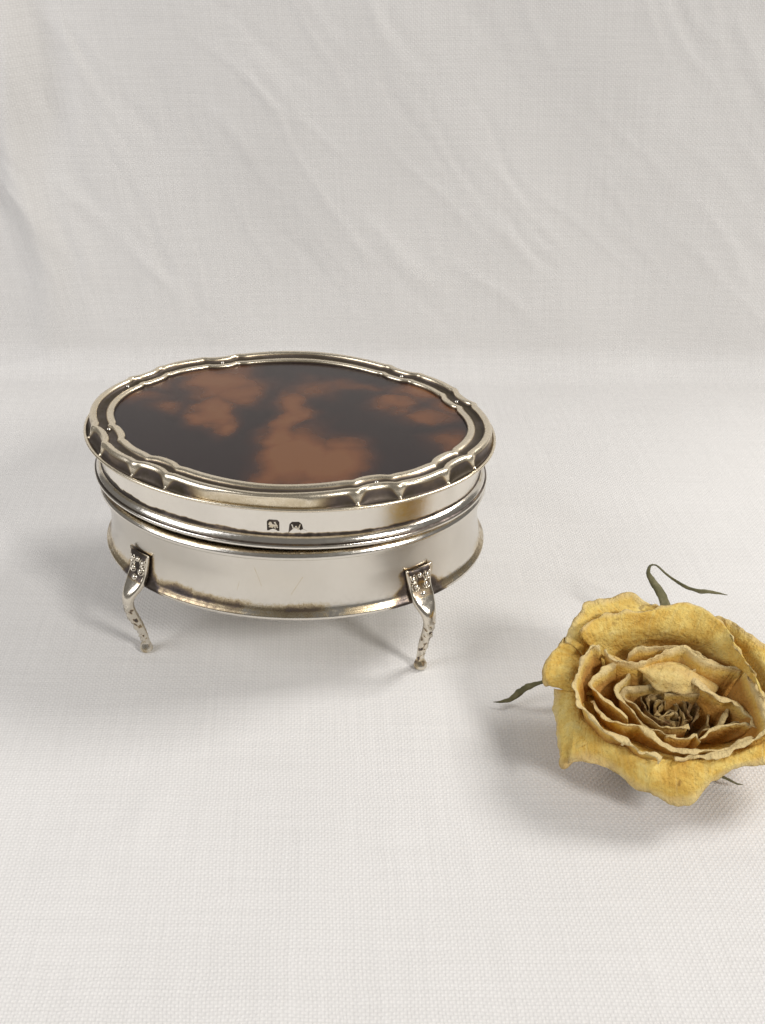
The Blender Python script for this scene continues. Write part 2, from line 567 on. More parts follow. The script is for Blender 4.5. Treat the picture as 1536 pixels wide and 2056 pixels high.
def build_body():
    # (off, z) outside going down, then inside
    prof_in = [(-.62, 1.90), (-.60, 3.0), (-.52, 3.690), (-.44, 3.760), (-.40, 3.690), (-.385, 3.480)]
    prof_bead = [(-.36, 3.465), (-.27, 3.450), (-.215, 3.425), (-.185, 3.390), (-.165, 3.360), (-.160, 3.330), (-.163, 3.295), (-.185, 3.270), (-.225, 3.258),
                 (-.262, 3.252)]
    prof_out = [(-.268, 3.242), (-.275, 3.200), (-.282, 3.090), (-.300, 2.85), (-.312, 2.65), (-.305, 2.45), (-.285, 2.27), (-.262, 2.13), (-.240, 2.04), (-.218, 1.99)]
    prof_fl = [(-.195, 1.960), (-.172, 1.925), (-.148, 1.898), (-.136, 1.885), (-.130, 1.865), (-.130, 1.838), (-.145, 1.808), (-.18, 1.79), (-.28, 1.79), (-.6, 1.80)]
    P = np.vstack([lathe_profile(prof_in, 12)[:-1], lathe_profile(prof_bead, 30)[:-1], lathe_profile(prof_out, 74), lathe_profile(prof_fl, 34)])
    N = 420
    t = np.linspace(0, 2 * math.pi, N, endpoint=False)
    M = len(P)
    G = np.zeros((N, M, 3))
    tar = np.zeros((N, M))
    legp = [ell_pt(np.array([a]), np.array([-.3]))[0][0] for a in LEG_T]
    for j, (o, z) in enumerate(P):
        p, n = ell_pt(t, np.full(N, o))
        G[:, j, :2] = p
        G[:, j, 2] = z
    for j, (o, z) in enumerate(P):
        base = 0.0
        for i in range(N):
            q = G[i, j]
            v = 0.02
            if 1.965 < z < 2.7 and o < -.18:
                edge = 2.10 + .16 * nz((t[i] * 3, 0, 0), 1.0, 3.1) + .05 * nz((t[i] * 14, 0, 0), 1.0, 7.7)
                ta = math.atan2(math.sin(t[i]), math.cos(t[i]))
                fr = 1 - .55 * math.exp(-((ta + 1.05) / .22) ** 2) - .45 * float(smooth(-.75, -.45, ta))            # tarnished band, partly a painted dark reflection, weaker towards the right leg
                v = max(v, fr * (.60 + .42 * nz((t[i] * 4, 1, 0), 1.0, 9.1)) * float(smooth(edge + .18, edge - .16, z)) + .12 * float(smooth(2.65, 2.1, z)))
            if 3.235 < z < 3.260 and o < -.2:
                v = .95
            if 3.170 < z <= 3.235:
                v = max(v, .42 * (z - 3.170) / .06)
            if z > 3.410 and o > -.5:
                v = max(v, .55)
            if j < 12:
                v = .7
            if 1.5 < z <= 2.9:
                for lp in legp:
                    # dark solder patch around each leg plaque
                    d = q[:2] - lp
                    ds = math.hypot(*d)
                    if ds < 1.3:
                        wd = .34 + max(0, (2.25 - z)) * .75 + .06 * nz(q, 6, 2)
                        e = float(smooth(wd + .22, wd - .12, ds)) * float(smooth(2.66 + .05 * nz(q, 5, 9), 2.54, z))
                        v = max(v, .95 * e)
            if 1.875 < z <= 1.99 and o > -.23:
                v = max(v, .50 - .10 * math.exp(-((math.atan2(math.sin(t[i]), math.cos(t[i])) + 1.0) / .25) ** 2))  # gold-brown tone painting the dim room's reflection on the flange bevel
            if z < 1.80 and o < -.2:
                v = .5
            tar[i, j] = v
    return grid("body", G, SILVER_BODY, box, closed=True, attrs={'tarnish_reflect': tar.ravel()}, flip=True, cap1=True)
body = build_body()

# ---- lid (tilted a little: it does not close flush at the left)
LID_O = np.array([0, 0, RIM_Z])
TX, TY = -0.024, -0.010
def lid_child(o):
    return o

DZ = .20                                           # how much taller the lid's wall is than the moulding stack
def build_lid():
    prof = [(-.47, -.10), (-.47, -.50), (-.45, -.70), (-.34, -.785), (-.24, -.80), (-.180, -.795), (-.145, -.782), (-.126, -.755), (-.126, -.722), (-.145, -.696), (-.170, -.682),
            (-.178, -.665), (-.195, -.635), (-.225, -.600), (-.262, -.572), (-.284, -.560), (-.292, -.545), (-.294, -.52), (-.297, -.35), (-.300, -.2), (-.305, -.075 + DZ), (-.30, -.055 + DZ)]
    P = np.vstack([lathe_profile(prof[:4], 8)[:-1], lathe_profile(prof[3:16], 62)[:-1], lathe_profile(prof[15:], 44)])
    N = 420
    t = np.linspace(0, 2 * math.pi, N, endpoint=False)
    M = len(P)
    G = np.zeros((N, M, 3))
    tar = np.zeros((N, M))
    for j, (o, z) in enumerate(P):
        p, n = ell_pt(t, np.full(N, o))
        G[:, j, :2] = p
        G[:, j, 2] = z - DZ
        for i in range(N):
            v = .02
            ti = t[i]
            left = float(smooth(-1.0, -2.4, math.atan2(math.sin(ti), math.cos(ti)))) if math.sin(ti) < 0 else .5
            if z > -.565 and o < -.275:                       # dark line where wall meets the flare
                edge = -.525 + (.02 + .05 * left) * (.6 + nz((ti * 9, 0, 0), 1, 1.7)) + .02 * nz((ti * 40, 0, 0), 1, 4)
                v = max(v, .95 * float(smooth(edge + .05, edge - .025, z)))
            if -.70 < z < -.668 and o > -.2:
                v = .92
            if -.60 < z <= -.56:
                v = max(v, .35)
            if -.67 <= z <= -.60:
                v = max(v, .20)
            if z > DZ - .10 and o < -.28:
                v = max(v, .35)
            if j < 9:
                v = .8
            tar[i, j] = v
    o = grid("lid", G, SILVER_LID, box, closed=True, attrs={'tarnish_reflect': tar.ravel()}, flip=True)
    o.location = Vector(LID_O) * S
    o.rotation_euler = (math.atan(TY), -math.atan(TX), 0)
    return o
lid = build_lid()

NODES = [22.0, 35.5, 52.5, 64.5]
def ridge_d(t):
    """inward distance of the outer ridge from the lid's rim, arc by arc; also nearness to a cusp"""
    d = math.degrees(t) % 360
    tau = d % 180
    tau = tau if tau <= 90 else 180 - tau
    n0, n1, n2, n3 = NODES
    def arc(u, mid, end, p=2.0):           # u in -1..1
        return mid + (end - mid) * abs(u) ** p
    if tau < n0:
        v = arc(tau / n0, .16, .26, 1.7)
    elif tau < n1:
        v = arc((tau - (n0 + n1) / 2) / ((n1 - n0) / 2), .305, .215, 2.2)
    elif tau < n2:
        v = arc((tau - (n1 + n2) / 2) / ((n2 - n1) / 2), .185, .235, 2.2)
    elif tau < n3:
        v = arc((tau - (n2 + n3) / 2) / ((n3 - n2) / 2), .305, .215, 2.2)
    else:
        v = arc((90 - tau) / (90 - n3), .075, .25, 1.6)
    near = min(abs(tau - n) for n in NODES)
    return v, near

def build_border():
    N = 1080
    t = np.linspace(0, 2 * math.pi, N, endpoint=False)
    dr = np.zeros(N)
    near = np.zeros(N)
    for i in range(N):
        dr[i], near[i] = ridge_d(t[i])
    dsm = dr.copy()
    for _ in range(12):
        dsm = (np.roll(dsm, 1) + dsm * 2 + np.roll(dsm, -1)) / 4
    di_s = dr.copy()
    for _ in range(10):
        di_s = (np.roll(di_s, 1) + di_s * 2 + np.roll(di_s, -1)) / 4
    cusp = np.exp(-(near / .55) ** 2)
    dr2 = dsm + .030 - .034 * np.exp(-(near / 1.7) ** 2)
    din = di_s * .9 + .440 - .032 * np.exp(-(near / 1.8) ** 2)
    cols = []
    tars = []
    one = np.ones(N)
    wear = np.array([nz((math.cos(a) * 6, math.sin(a) * 6, 0), 1, 5) for a in t])
    def add(d, z, ta):
        cols.append((d, z * one if np.isscalar(z) else z))
        tars.append(ta * one if np.isscalar(ta) else ta)
    add(.30 * one, -.058, .5)
    add(.10 * one, -.060, .25)
    add(.045 * one, -.056, .1)
    add(.016 * one, -.044, .05)
    add(.002 * one, -.022, .05)
    add(.004 * one, .000, .05)
    add(.022 * one, .016, .08)
    add(.045 * one, .020, .15)
    add(.062 * one, .014, .5)
    e = np.maximum(.074, dr2 - .090)
    for f in np.linspace(.08, 1, 10):
        z = .006 + .200 * f ** 3.0 - .016 * math.sin(f * math.pi)
        cuspf = np.exp(-(near / (.36 + 1.5 * f ** 3)) ** 2)
        rib = cuspf * (.060 * (1 - f) ** .8 * smooth(0, .25, f) + .012 * (1 - f))
        th = .86 - .14 * f ** 6 + .08 * wear - .9 * cuspf
        narrow = smooth(-.005, .075, e - .075)
        add(.068 + (e - .068) * f, z + rib, th * (.42 + .58 * narrow))
    add(dr2 - .072, 0.255, .06)
    add(dr2 - .044, 0.287, .0)
    add(dr2 - .002, 0.301, .0)
    add(dr2 + .040, 0.295, .02)
    add(dr2 + .070, 0.273, .2)
    add(dr2 + .086, 0.235, .75)
    gw = din - dr2
    add(dr2 + .100, 0.203, .86 + .1 * wear)
    add(dr2 + gw * .42, 0.195, .88 + .1 * wear)
    add(dr2 + gw * .62, 0.197, .88 + .1 * wear)
    add(din - .132, 0.207, .8)
    add(din - .112, 0.227, .45)
    add(din - .084, 0.249, .08)
    add(din - .042, 0.261, .02)
    add(din + .002, 0.264, .0)
    add(din + .022, 0.259, .02)
    add(din + .038, 0.245, .10)
    add(din + .048, 0.223, .5)
    add(din + .052, .170, .9)
    add(din + .056, .090, .9)
    M = len(cols)
    G = np.zeros((N, M, 3))
    tar = np.zeros((N, M))
    for j in range(M):
        d, z = cols[j]
        p, n = ell_pt(t, -d)
        G[:, j, :2] = p
        G[:, j, 2] = z
        # hand-made unevenness
        G[:, j, 2] += .006 * np.array([nz((math.cos(a) * 5, math.sin(a) * 5, j * .1), 1, 8) for a in t])
        tar[:, j] = tars[j]
    o = grid("border_moulding", G, SILVER_FRAME, lid, closed=True, attrs={'tarnish_reflect': tar.ravel()})
    return o, din
border, DIN = build_border()

def build_panel():
    N, M = 360, 26
    t = np.linspace(0, 2 * math.pi, N, endpoint=False)
    din = np.interp(t, np.linspace(0, 2 * math.pi, len(DIN), endpoint=False), DIN)
    edge, _ = ell_pt(t, -(din + .035))
    G = np.zeros((N, M, 3))
    for j, r in enumerate(np.linspace(1, 0.004, M)):
        G[:, j, :2] = edge * r
        G[:, j, 2] = .165 + .070 * (1 - (G[:, j, 0] / A) ** 2 - (G[:, j, 1] / B) ** 2)
    o = grid("tortoiseshell_panel", G, TORT, lid, closed=True, cap1=True)
    o["label"] = "polished dark brown tortoiseshell panel with amber mottling"
build_panel()

# ---- small round rivets in the border groove
def dome(name, r, h, mat, parent, loc, n=14, m=6, tar=0.0, axis=None, sx=1.0):
    V, F, T = [], [], []
    for j in range(m):
        a = j / m * math.pi / 2
        for i in range(n):
            b = 2 * math.pi * i / n
            V.append((r * math.cos(a) * math.cos(b) * sx, r * math.cos(a) * math.sin(b), h * math.sin(a)))
            T.append(tar + .55 * max(0, 1 - j / 2.0))
    V.append((0, 0, h))
    T.append(tar)
    for j in range(m - 1):
        for i in range(n):
            F.append((j * n + i, j * n + (i + 1) % n, (j + 1) * n + (i + 1) % n, (j + 1) * n + i))
    for i in range(n):
        F.append(((m - 1) * n + i, (m - 1) * n + (i + 1) % n, m * n))
    V = np.array(V)
    if axis is not None:
        R = np.array(axis).T       # columns: x, y, z axes
        V = V @ R.T
    V = V + np.asarray(loc)
    return new_mesh(name, V, F, mat, parent, {'tarnish_reflect': T})
for (tt, dd) in ((-155.0, .50), (163.0, .40), (121.5, .50), (28.0, .50), (-57.5, .50), (57.5, .50)):
    p, n = ell_pt(np.array([math.radians(tt)]), np.array([-dd]))
    dome("rivet", .038, .045, SILVER_LID, lid, (p[0][0], p[0][1], .205), sx=1.3)

# ---- hallmarks stamped into the lid's wall
def wall_point(t0, s, z, off):
    """point on the lid's wall s cm along the wall from angle t0 (lid space)"""
    # local arc speed
    sp = math.hypot(A * math.sin(t0), B * math.cos(t0)) * .93
    t = np.array([t0 + s / sp])
    p, n = ell_pt(t, np.array([-.298 + off]))
    return (p[0][0], p[0][1], z)
def stamp_poly(name, pts, t0, zc, off0, off1, mat, parent, tar):
    """flat shape with thickness wrapped on the wall; pts in cm (s, z)"""
    import bmesh
    bm = bmesh.new()
    lo = [bm.verts.new(np.array(wall_point(t0, s, zc + z, off0)) * S) for s, z in pts]
    hi = [bm.verts.new(np.array(wall_point(t0, s, zc + z, off1)) * S) for s, z in pts]
    n = len(pts)
    f = bm.faces.new(hi)
    for i in range(n):
        bm.faces.new((lo[i], lo[(i + 1) % n], hi[(i + 1) % n], hi[i]))
    bmesh.ops.triangulate(bm, faces=[f], ngon_method='EAR_CLIP')
    bmesh.ops.recalc_face_normals(bm, faces=bm.faces)
    me = bpy.data.meshes.new(name)
    bm.to_mesh(me)
    bm.free()
    at = me.attributes.new('tarnish_reflect', 'FLOAT', 'POINT')
    at.data.foreach_set('value', np.full(len(me.vertices), tar, dtype=np.float32))
    me.materials.append(mat)
    o = bpy.data.objects.new(name, me)
    COL.objects.link(o)
    o.parent = parent
    return o
def wall_t(px, py):
    x, z, t = front_xz(px, py, -.298)
    return t, z
t1, z1 = wall_t(550, 1057)
t2, z2 = wall_t(596, 1062)
z1 -= RIM_Z + .0
z2 -= RIM_Z + .0
punch1 = [(-.12, -.14), (.12, -.14), (.122, .055), (.10, .095), (.07, .112), (-.07, .112), (-.10, .098), (-.12, .06)]
punch2 = [(-.15, -.15), (.16, -.15), (.12, .0), (.115, .06), (.06, .115), (-.075, .115), (-.125, .06)]
stamp_poly("hallmark_punch", punch1, t1, z1 + .02, -.01, .0035, SILVER_LID, lid, 1.0)
stamp_poly("hallmark_punch", punch2, t2, z2 + .035, -.01, .0035, SILVER_LID, lid, 1.0)
# walking lion facing left, tail curled over the back
lion = [(-.105, .005), (-.10, .045), (-.085, .06), (-.08, .085), (-.055, .09), (-.035, .08), (-.025, .05), (-.015, .03), (.03, .022), (.06, .022),
        (.078, .035), (.07, .052), (.04, .06), (.035, .078), (.055, .09), (.05, .098), (.022, .085), (.02, .06), (.045, .045), (.056, .036),
        (.05, .034), (.085, .022), (.10, .0), (.098, -.03), (.112, -.055), (.10, -.07), (.078, -.06), (.078, -.035), (.06, -.02), (.05, -.045), (.06, -.075), (.052, -.09), (.03, -.085),
        (.03, -.055), (.025, -.02), (-.01, -.02), (-.02, -.04), (-.005, -.065), (-.02, -.075), (-.045, -.05), (-.05, -.03), (-.065, -.045), (-.09, -.06), (-.105, -.05), (-.085, -.03), (-.075, -.01)]
stamp_poly("lion_mark", [(x * .86, z * .86) for x, z in lion], t1, z1 + .008, .003, .0065, SILVER_LID, lid, 0.42)
wl = [(-.080, .062), (-.040, -.066), (0, .030), (.040, -.066), (.080, .062)]
V, F, T = [], [], []
for k in range(4):                                     # four slanting strokes of the letter W
    b = len(V)
    (xa, za), (xb, zb) = wl[k], wl[k + 1]
    for off in (.003, .0085):
        for (x, z) in ((xa - .011, za), (xa + .011, za), (xb + .011, zb), (xb - .011, zb)):
            V.append(wall_point(t2, x, z2 + .035 + z, off))
    F += [(b + 4, b + 5, b + 6, b + 7), (b, b + 1, b + 5, b + 4), (b + 1, b + 2, b + 6, b + 5), (b + 2, b + 3, b + 7, b + 6), (b + 3, b, b + 4, b + 7)]
new_mesh("letter_w_mark", V, F, SILVER_LID, lid, {'tarnish_reflect': [0.36] * len(V)}, smooth=False)
stamp_poly("worn_mark", [(.085, -.075), (.105, -.045), (.13, -.035), (.17, -.05), (.21, -.085), (.18, -.12), (.11, -.115)], t2, z2 + .02, .003, .0075, SILVER_LID, lid, 0.05)

# ---- legs
def chase(c, z, T):
    """wavering chased scrollwork down the shin, about -1..1"""
    return 1.9 * nz((c * 1.1 + .7 * math.sin(z * 5), z * 3.4, T * 2), 2.1, 7.3) + .35 * nz((c * 3, z * 9, T), 1.0, 3.3) + .18

def build_leg(T):
    p0, nn = ell_pt(np.array([T]), np.array([-.285]))
    p0, nn = p0[0], nn[0]
    ss = np.array([-nn[1], nn[0]])
    rows = [  # z, n, half width, half thickness
        (2.545, .020, .262, .022), (2.50, .030, .258, .034), (2.40, .045, .243, .042), (2.25, .070, .228, .050), (2.10, .115, .220, .062), (1.97, .19, .216, .075),
        (1.86, .28, .200, .080), (1.76, .375, .172, .088), (1.66, .445, .142, .094), (1.55, .480, .122, .096), (1.42, .482, .110, .095), (1.25, .45, .102, .093),
        (1.05, .395, .098, .098), (.85, .325, .091, .092), (.65, .265, .082, .083), (.48, .222, .074, .076), (.34, .198, .070, .072), (.25, .192, .078, .080), (.17, .197, .104, .110),
        (.10, .205, .122, .130), (.05, .205, .118, .124), (.012, .20, .085, .09)]
    R = catmull(np.array(rows), 110)
    R[:, 2] *= np.interp(R[:, 0], [1.2, 1.9], [1.22, 1.22])
    R[:, 3] *= 1.12
    n = 32
    G = np.zeros((n, len(R), 3))
    tar = np.zeros((n, len(R)))
    tan = np.gradient(R[:, :2], axis=0)
    tan /= np.linalg.norm(tan, axis=1)[:, None]
    for j, (z, no, hw, ht) in enumerate(R):
        # direction across the thickness, in (n, z)
        dn, dz = -tan[j, 0], tan[j, 1]
        if z < .3:
            k = (.3 - z) / .3
            dn, dz = dn * (1 - k) + 1 * k, dz * (1 - k)
        l = math.hypot(dn, dz)
        dn, dz = dn / l, dz / l
        sq = float(smooth(1.5, 2.1, z))
        for i in range(n):
            a = 2 * math.pi * i / n
            c, s = math.cos(a), math.sin(a)
            ex = 1.0 - .62 * sq
            cs = math.copysign(abs(c) ** ex, c)
            sn = math.copysign(abs(s) ** ex, s)
            sx = hw * cs
            nx = ht * sn
            up = 0.0
            if z > 2.40:                                   # ears: top corners drawn up, middle dips
                up = (abs(sx) / hw) ** 3 * .06 * (z - 2.40) / .145
            q = np.array([p0[0], p0[1], z + up])
            q[:2] += ss * sx + nn * (no + nx * dn)
            q[2] += nx * dz
            # chased relief down the shin
            if .3 < z < 1.5 and sn > .2:
                rel = .040 * max(-.2, chase(c, z, T)) * sn
                q[:2] += nn * rel
            G[i, j] = q
            v = .04
            inner = (abs(sx) < hw * .86) and sn > 0
            if z > 1.88 and inner:
                v = .85 * float(smooth(1.86, 1.98, z))
            if .25 < z < 1.6:
                g = chase(c, z, T)
                v = max(v, (.72 * float(smooth(.10, -.40, g)) * float(smooth(-.4, .2, s)) + .30 * nz(q, 9, 3)) * float(smooth(1.6, 1.35, z)))
            if z < .35:
                v = max(v, .34 + .4 * nz(q, 10, 5))
            if sn < -.3:
                v = max(v, .45)
            tar[i, j] = v
    leg = grid("leg", G, SILVER_LEG, box, closed=True, attrs={'tarnish_reflect': tar.ravel()}, cap0=True, cap1=True)
    # plaque ornament
    def plaque(sx, z):
        no = np.interp(-z, -R[:, 0], R[:, 1]) if False else float(np.interp(z, R[::-1, 0], R[::-1, 1]))
        ht = float(np.interp(z, R[::-1, 0], R[::-1, 3]))
        hw = float(np.interp(z, R[::-1, 0], R[::-1, 2]))
        k = min(1, abs(sx) / hw)
        d = no + ht * max(0, 1 - k ** 5.26) ** .19
        return np.array([p0[0] + ss[0] * sx + nn[0] * d, p0[1] + ss[1] * sx + nn[1] * d, z])
    def frame(sx, z):
        c = plaque(sx, z)
        du = plaque(sx, z + .02) - plaque(sx, z - .02)
        du /= np.linalg.norm(du)
        x = np.array([ss[0], ss[1], 0])
        w = np.cross(x, du)
        if w[0] * nn[0] + w[1] * nn[1] < 0:
            w = -w
        return c, (x, du, w)
    for (sx, z, r) in ((0, 2.425, .058), (-.172, 2.390, .055), (.172, 2.390, .055), (-.120, 2.200, .055), (.120, 2.200, .055), (0, 2.035, .072)):
        c, ax = frame(sx, z)
        dome("bead", r * 1.1, r, SILVER_LEG, leg, c - ax[2] * .004, axis=ax, tar=.0)
    # scroll wires curling round the beads
    for sg in (-1, 1):
        pts = []
        for k in range(30):
            a = k / 29
            if a < .55:                                  # upper curl round the corner bead
                b = math.radians(100 + 330 * a / .55)
                pts.append((.172 + .088 * math.cos(b), 2.388 + .086 * math.sin(b)))
            else:
                b = math.radians(115 - 300 * (a - .55) / .45)
                pts.append((.130 + .088 * math.cos(b), 2.200 + .086 * math.sin(b)))
        pts = catmull(np.array(pts), 56)
        V, F, T = [], [], []
        m = 6
        for k, (x, z) in enumerate(pts):
            x = min(x, .25)
            c, ax = frame(sg * x, z)
            k2 = min(k + 1, len(pts) - 1)
            k1 = max(k - 1, 0)
            d = np.array([sg * (pts[k2][0] - pts[k1][0]), pts[k2][1] - pts[k1][1]])
            d /= np.linalg.norm(d) + 1e-9
            side = ax[0] * -d[1] + ax[1] * d[0]
            rr = .021 * (1 - .5 * abs(k / 55 * 2 - 1) ** 4)
            for i in range(m):
                b = 2 * math.pi * i / m
                V.append(c + side * rr * math.cos(b) + ax[2] * (rr * math.sin(b) + .004))
                T.append(.05)
        for k in range(len(pts) - 1):
            for i in range(m):
                F.append((k * m + i, k * m + (i + 1) % m, (k + 1) * m + (i + 1) % m, (k + 1) * m + i))
        new_mesh("scroll", V, F, SILVER_LEG, leg, {'tarnish_reflect': T})
    return leg
for T in LEG_T:
    build_leg(T)

# ================================================================== THE DRIED ROSE
RN = np.array([0.03, -0.17, 0.985])
RN /= np.linalg.norm(RN)
RO = on_z(1370, 1420, 2.0)
ROOT = np.array([RO[0], RO[1] + .25, 0.0])
rose = thing("dried_rose", "dried yellow rose head lying on the linen beside the silver box", "dried rose", ROOT)
def RP(cx, cy, e):
    """rose tracing: enlarged-crop coordinates + height e (cm) along the rose axis"""
    r = ray(960 + cx * .375, 1110 + cy * .375)
    k = (np.dot(RO - CAMP, RN) + e) / np.dot(r, RN)
    return CAMP + r * k
AX0 = RO - RN * 1.45                                # where petals are rooted

def crinkle(G, amp, seed, rimw=None, fine=1.0):
    du = np.gradient(G, axis=0)
    dv = np.gradient(G, axis=1)
    n = np.cross(du, dv)
    n /= (np.linalg.norm(n, axis=-1)[..., None] + 1e-9)
    H = np.zeros(G.shape[:2])
    for i in range(G.shape[0]):
        for j in range(G.shape[1]):
            p = G[i, j]
            w = 1.0 if rimw is None else rimw[i, j]
            H[i, j] = (nz(p, 1.6, seed) * 1.0 + nz(p, 4.0, seed + 3) * .55 * fine + nz(p, 9.0, seed + 9) * .28 * fine) * amp * (.45 + .9 * w)
    return G + n * H[..., None]

def finish_petal(G, rim, core, thick=.022, label=None, root_shade=None):
    G = G - ROOT
    seg = np.linalg.norm(np.diff(G[:, -3], axis=0), axis=1)
    pu = np.tile(np.concatenate([[0], np.cumsum(seg)])[:, None], (1, G.shape[1])) + random.uniform(0, 50)
    pv = np.tile(np.linspace(0, 1, G.shape[1]), (G.shape[0], 1))
    o = grid("petal", G, PETAL, rose, attrs={'pu': pu.ravel(), 'pv': pv.ravel(), 'rim': rim.ravel(), 'core': core.ravel(), 'root_shade': (np.zeros_like(core) if root_shade is None else root_shade).ravel()})
    md = o.modifiers.new("thickness", 'SOLIDIFY')
    md.thickness = thick * S
    md.offset = 0
    if label:
        o["label"] = label
    return o

def ruffle(R, seed, amp):
    """dry, torn-looking edge: push the rim in and out and up and down"""
    out = R.copy()
    for i, p in enumerate(R):
        d = p - RO
        d = d - (d @ RN) * RN
        d /= np.linalg.norm(d) + 1e-9
        a = nz(p, 3.2, seed + 40) + .7 * nz(p, 8.0, seed + 50) 
        b = nz(p, 3.6, seed + 60) + .6 * nz(p, 9.0, seed + 70)
        out[i] = p + d * a * amp + RN * b * amp * 1.2
    return out

def cup_petal(rim, depth=1.2, s0=.35, lip=.09, droop=.06, seed=0, core=0.0, nu=None, amp=.045, pr=.55, ph=1.5, thick=.016, sgn=1, rim0=.84):
    """petal standing up from the heart: rim is traced, wall runs down into the flower"""
    R = np.array([RP(*p) for p in rim])
    L = np.linalg.norm(np.diff(R, axis=0), axis=1).sum()
    nu = nu or max(20, int(L / .032))
    R = catmull(R, nu)
    R = ruffle(R, seed, .030)
    rel = R - RO
    h = rel @ RN
    flatv = rel - h[:, None] * RN
    tn = np.gradient(R, axis=0)
    tn /= np.linalg.norm(tn, axis=1)[:, None]
    outw = np.cross(tn, RN)
    outw /= np.linalg.norm(outw, axis=1)[:, None]
    sg = np.sign((outw * flatv).sum(1))
    if (sg.sum() < 0):
        outw = -outw
    outw = outw * sgn
    vs_ = list(np.linspace(0, 1, 20))
    rows, rimv = [], []
    for v in vs_:
        rho = s0 + (1 - s0) * v ** pr
        hh = (h - depth) + depth * v ** ph
        rows.append(RO + flatv * rho + hh[:, None] * RN)
        rimv.append(smooth(rim0, 1.0, v))
    lv = np.array([lip * max(.08, .62 + 1.5 * nz(p, 1.9, seed + 80) + .7 * nz(p, 6.0, seed + 81)) for p in R])
    dv_ = np.array([droop * (.7 + 1.8 * nz(p, 2.3, seed + 90)) for p in R])
    for k in (.35, .7, 1.0):                           # rolled lip
        rows.append(R + outw * (lv[:, None] * math.sin(k * 1.6)) - RN * (dv_[:, None] * k * k) + RN * (.02 * k))
        rimv.append(1.0)
    G = np.stack(rows, 1)
    rv = np.tile(np.array(rimv), (nu, 1))
    G = crinkle(G, amp, seed, rv)
    root_shade = np.tile(np.array([1 - smooth(.70, 1.0, v) for v in vs_] + [0, 0, 0]), (nu, 1))  # base colour carried close to the rim, painting shade between petals
    return finish_petal(G, rv, np.full(G.shape[:2], core), thick, root_shade=root_shade)

def sheet_petal(rows, seed=0, amp=.05, core=0.0, nu=64, nv=34, thick=.015, rimfrac=.85, pale=0.0, root_shade_frac=.45):
    """large outer petal, given as rows of traced points from its base out to its edge"""
    RR = np.stack([catmull(np.array([RP(*p) for p in r]), nu) for r in rows], 1)   # nu x nrows x 3
    RR[:, -1] = ruffle(RR[:, -1], seed, .035)
    G = np.stack([catmull(RR[i], nv) for i in range(nu)], 0)
    v = np.linspace(0, 1, nv)
    rv = np.tile(smooth(rimfrac, 1.0, v), (nu, 1))
    G = crinkle(G, amp, seed, rv)
    return finish_petal(G, np.maximum(rv * .8, pale), np.full(G.shape[:2], core), thick, root_shade=np.tile(1 - smooth(root_shade_frac * .5, root_shade_frac, v), (nu, 1)))

# outer guard petals (rows: base -> edge)
# back top-left petal
sheet_petal([[(760, 700, -1.3), (900, 640, -1.3), (1100, 620, -1.3)],
             [(600, 600, -.80), (760, 470, -.65), (1000, 430, -.6)],
             [(545, 530, -.48), (600, 420, -.30), (690, 350, -.22), (1010, 340, -.2)],
             [(500, 490, -.38), (540, 380, -.18), (660, 290, -.08), (960, 290, -.15)],
             [(465, 480, -.36), (482, 415, -.24), (540, 320, -.15), (568, 265, -.10), (640, 245, -.05), (735, 232, -.02), (800, 213, .02), (845, 228, -.02), (900, 262, -.06), (1010, 292, -.12)]],
            seed=1.0, amp=.05)
# left ear petal
sheet_petal([[(760, 640, -1.35), (760, 700, -1.35), (760, 780, -1.35)],
             [(600, 520, -.8), (590, 640, -.85), (600, 760, -.8)],
             [(580, 430, -.42), (480, 600, -.5), (520, 740, -.5)],
             [(550, 400, -.28), (480, 440, -.36), (400, 550, -.48), (372, 650, -.58), (380, 705, -.6), (450, 735, -.55)],
             [(545, 380, -.26), (500, 405, -.30), (430, 500, -.42), (382, 548, -.50), (362, 600, -.58), (352, 650, -.64), (356, 708, -.68), (400, 716, -.64), (520, 738, -.55)]],
            seed=2.2, amp=.05)
# left lower petal
sheet_petal([[(760, 740, -1.35), (760, 820, -1.35), (760, 900, -1.35)],
             [(600, 720, -.9), (620, 840, -.95), (660, 950, -.95)],
             [(520, 730, -.55), (530, 880, -.62), (600, 1010, -.66)],
             [(450, 735, -.62), (455, 920, -.78), (520, 1060, -.82)],
             [(410, 728, -.70), (400, 800, -.78), (408, 920, -.90), (424, 1040, -1.0), (440, 1140, -1.06), (470, 1156, -1.04), (530, 1090, -.92)]],
            seed=3.7, amp=.045)
# big bottom petal
sheet_petal([[(820, 860, -1.4), (950, 920, -1.4), (1150, 950, -1.4), (1350, 930, -1.4), (1560, 900, -1.35)],
             [(640, 900, -.95), (850, 1020, -.95), (1100, 1060, -.95), (1350, 1030, -.9), (1600, 960, -.85)],
             [(530, 880, -.62), (700, 1010, -.55), (980, 1110, -.52), (1300, 1090, -.48), (1620, 1000, -.40)],
             [(500, 1010, -.76), (660, 1060, -.66), (940, 1200, -.60), (1180, 1180, -.55), (1380, 1120, -.48), (1620, 1060, -.45)],
             [(490, 1080, -.86), (640, 1100, -.80), (900, 1250, -.82), (1110, 1270, -.72), (1250, 1190, -.62), (1400, 1135, -.52), (1620, 1095, -.48)],
             [(478, 1130, -.92), (560, 1118, -.86), (640, 1132, -.86), (720, 1168, -.88), (850, 1245, -.98), (960, 1308, -1.04), (1040, 1354, -1.10), (1110, 1350, -1.04),
              (1165, 1315, -.95), (1220, 1240, -.85), (1300, 1190, -.74), (1420, 1148, -.62), (1540, 1132, -.55), (1640, 1110, -.52)]],
            seed=4.4, amp=.06, nu=90, nv=44)
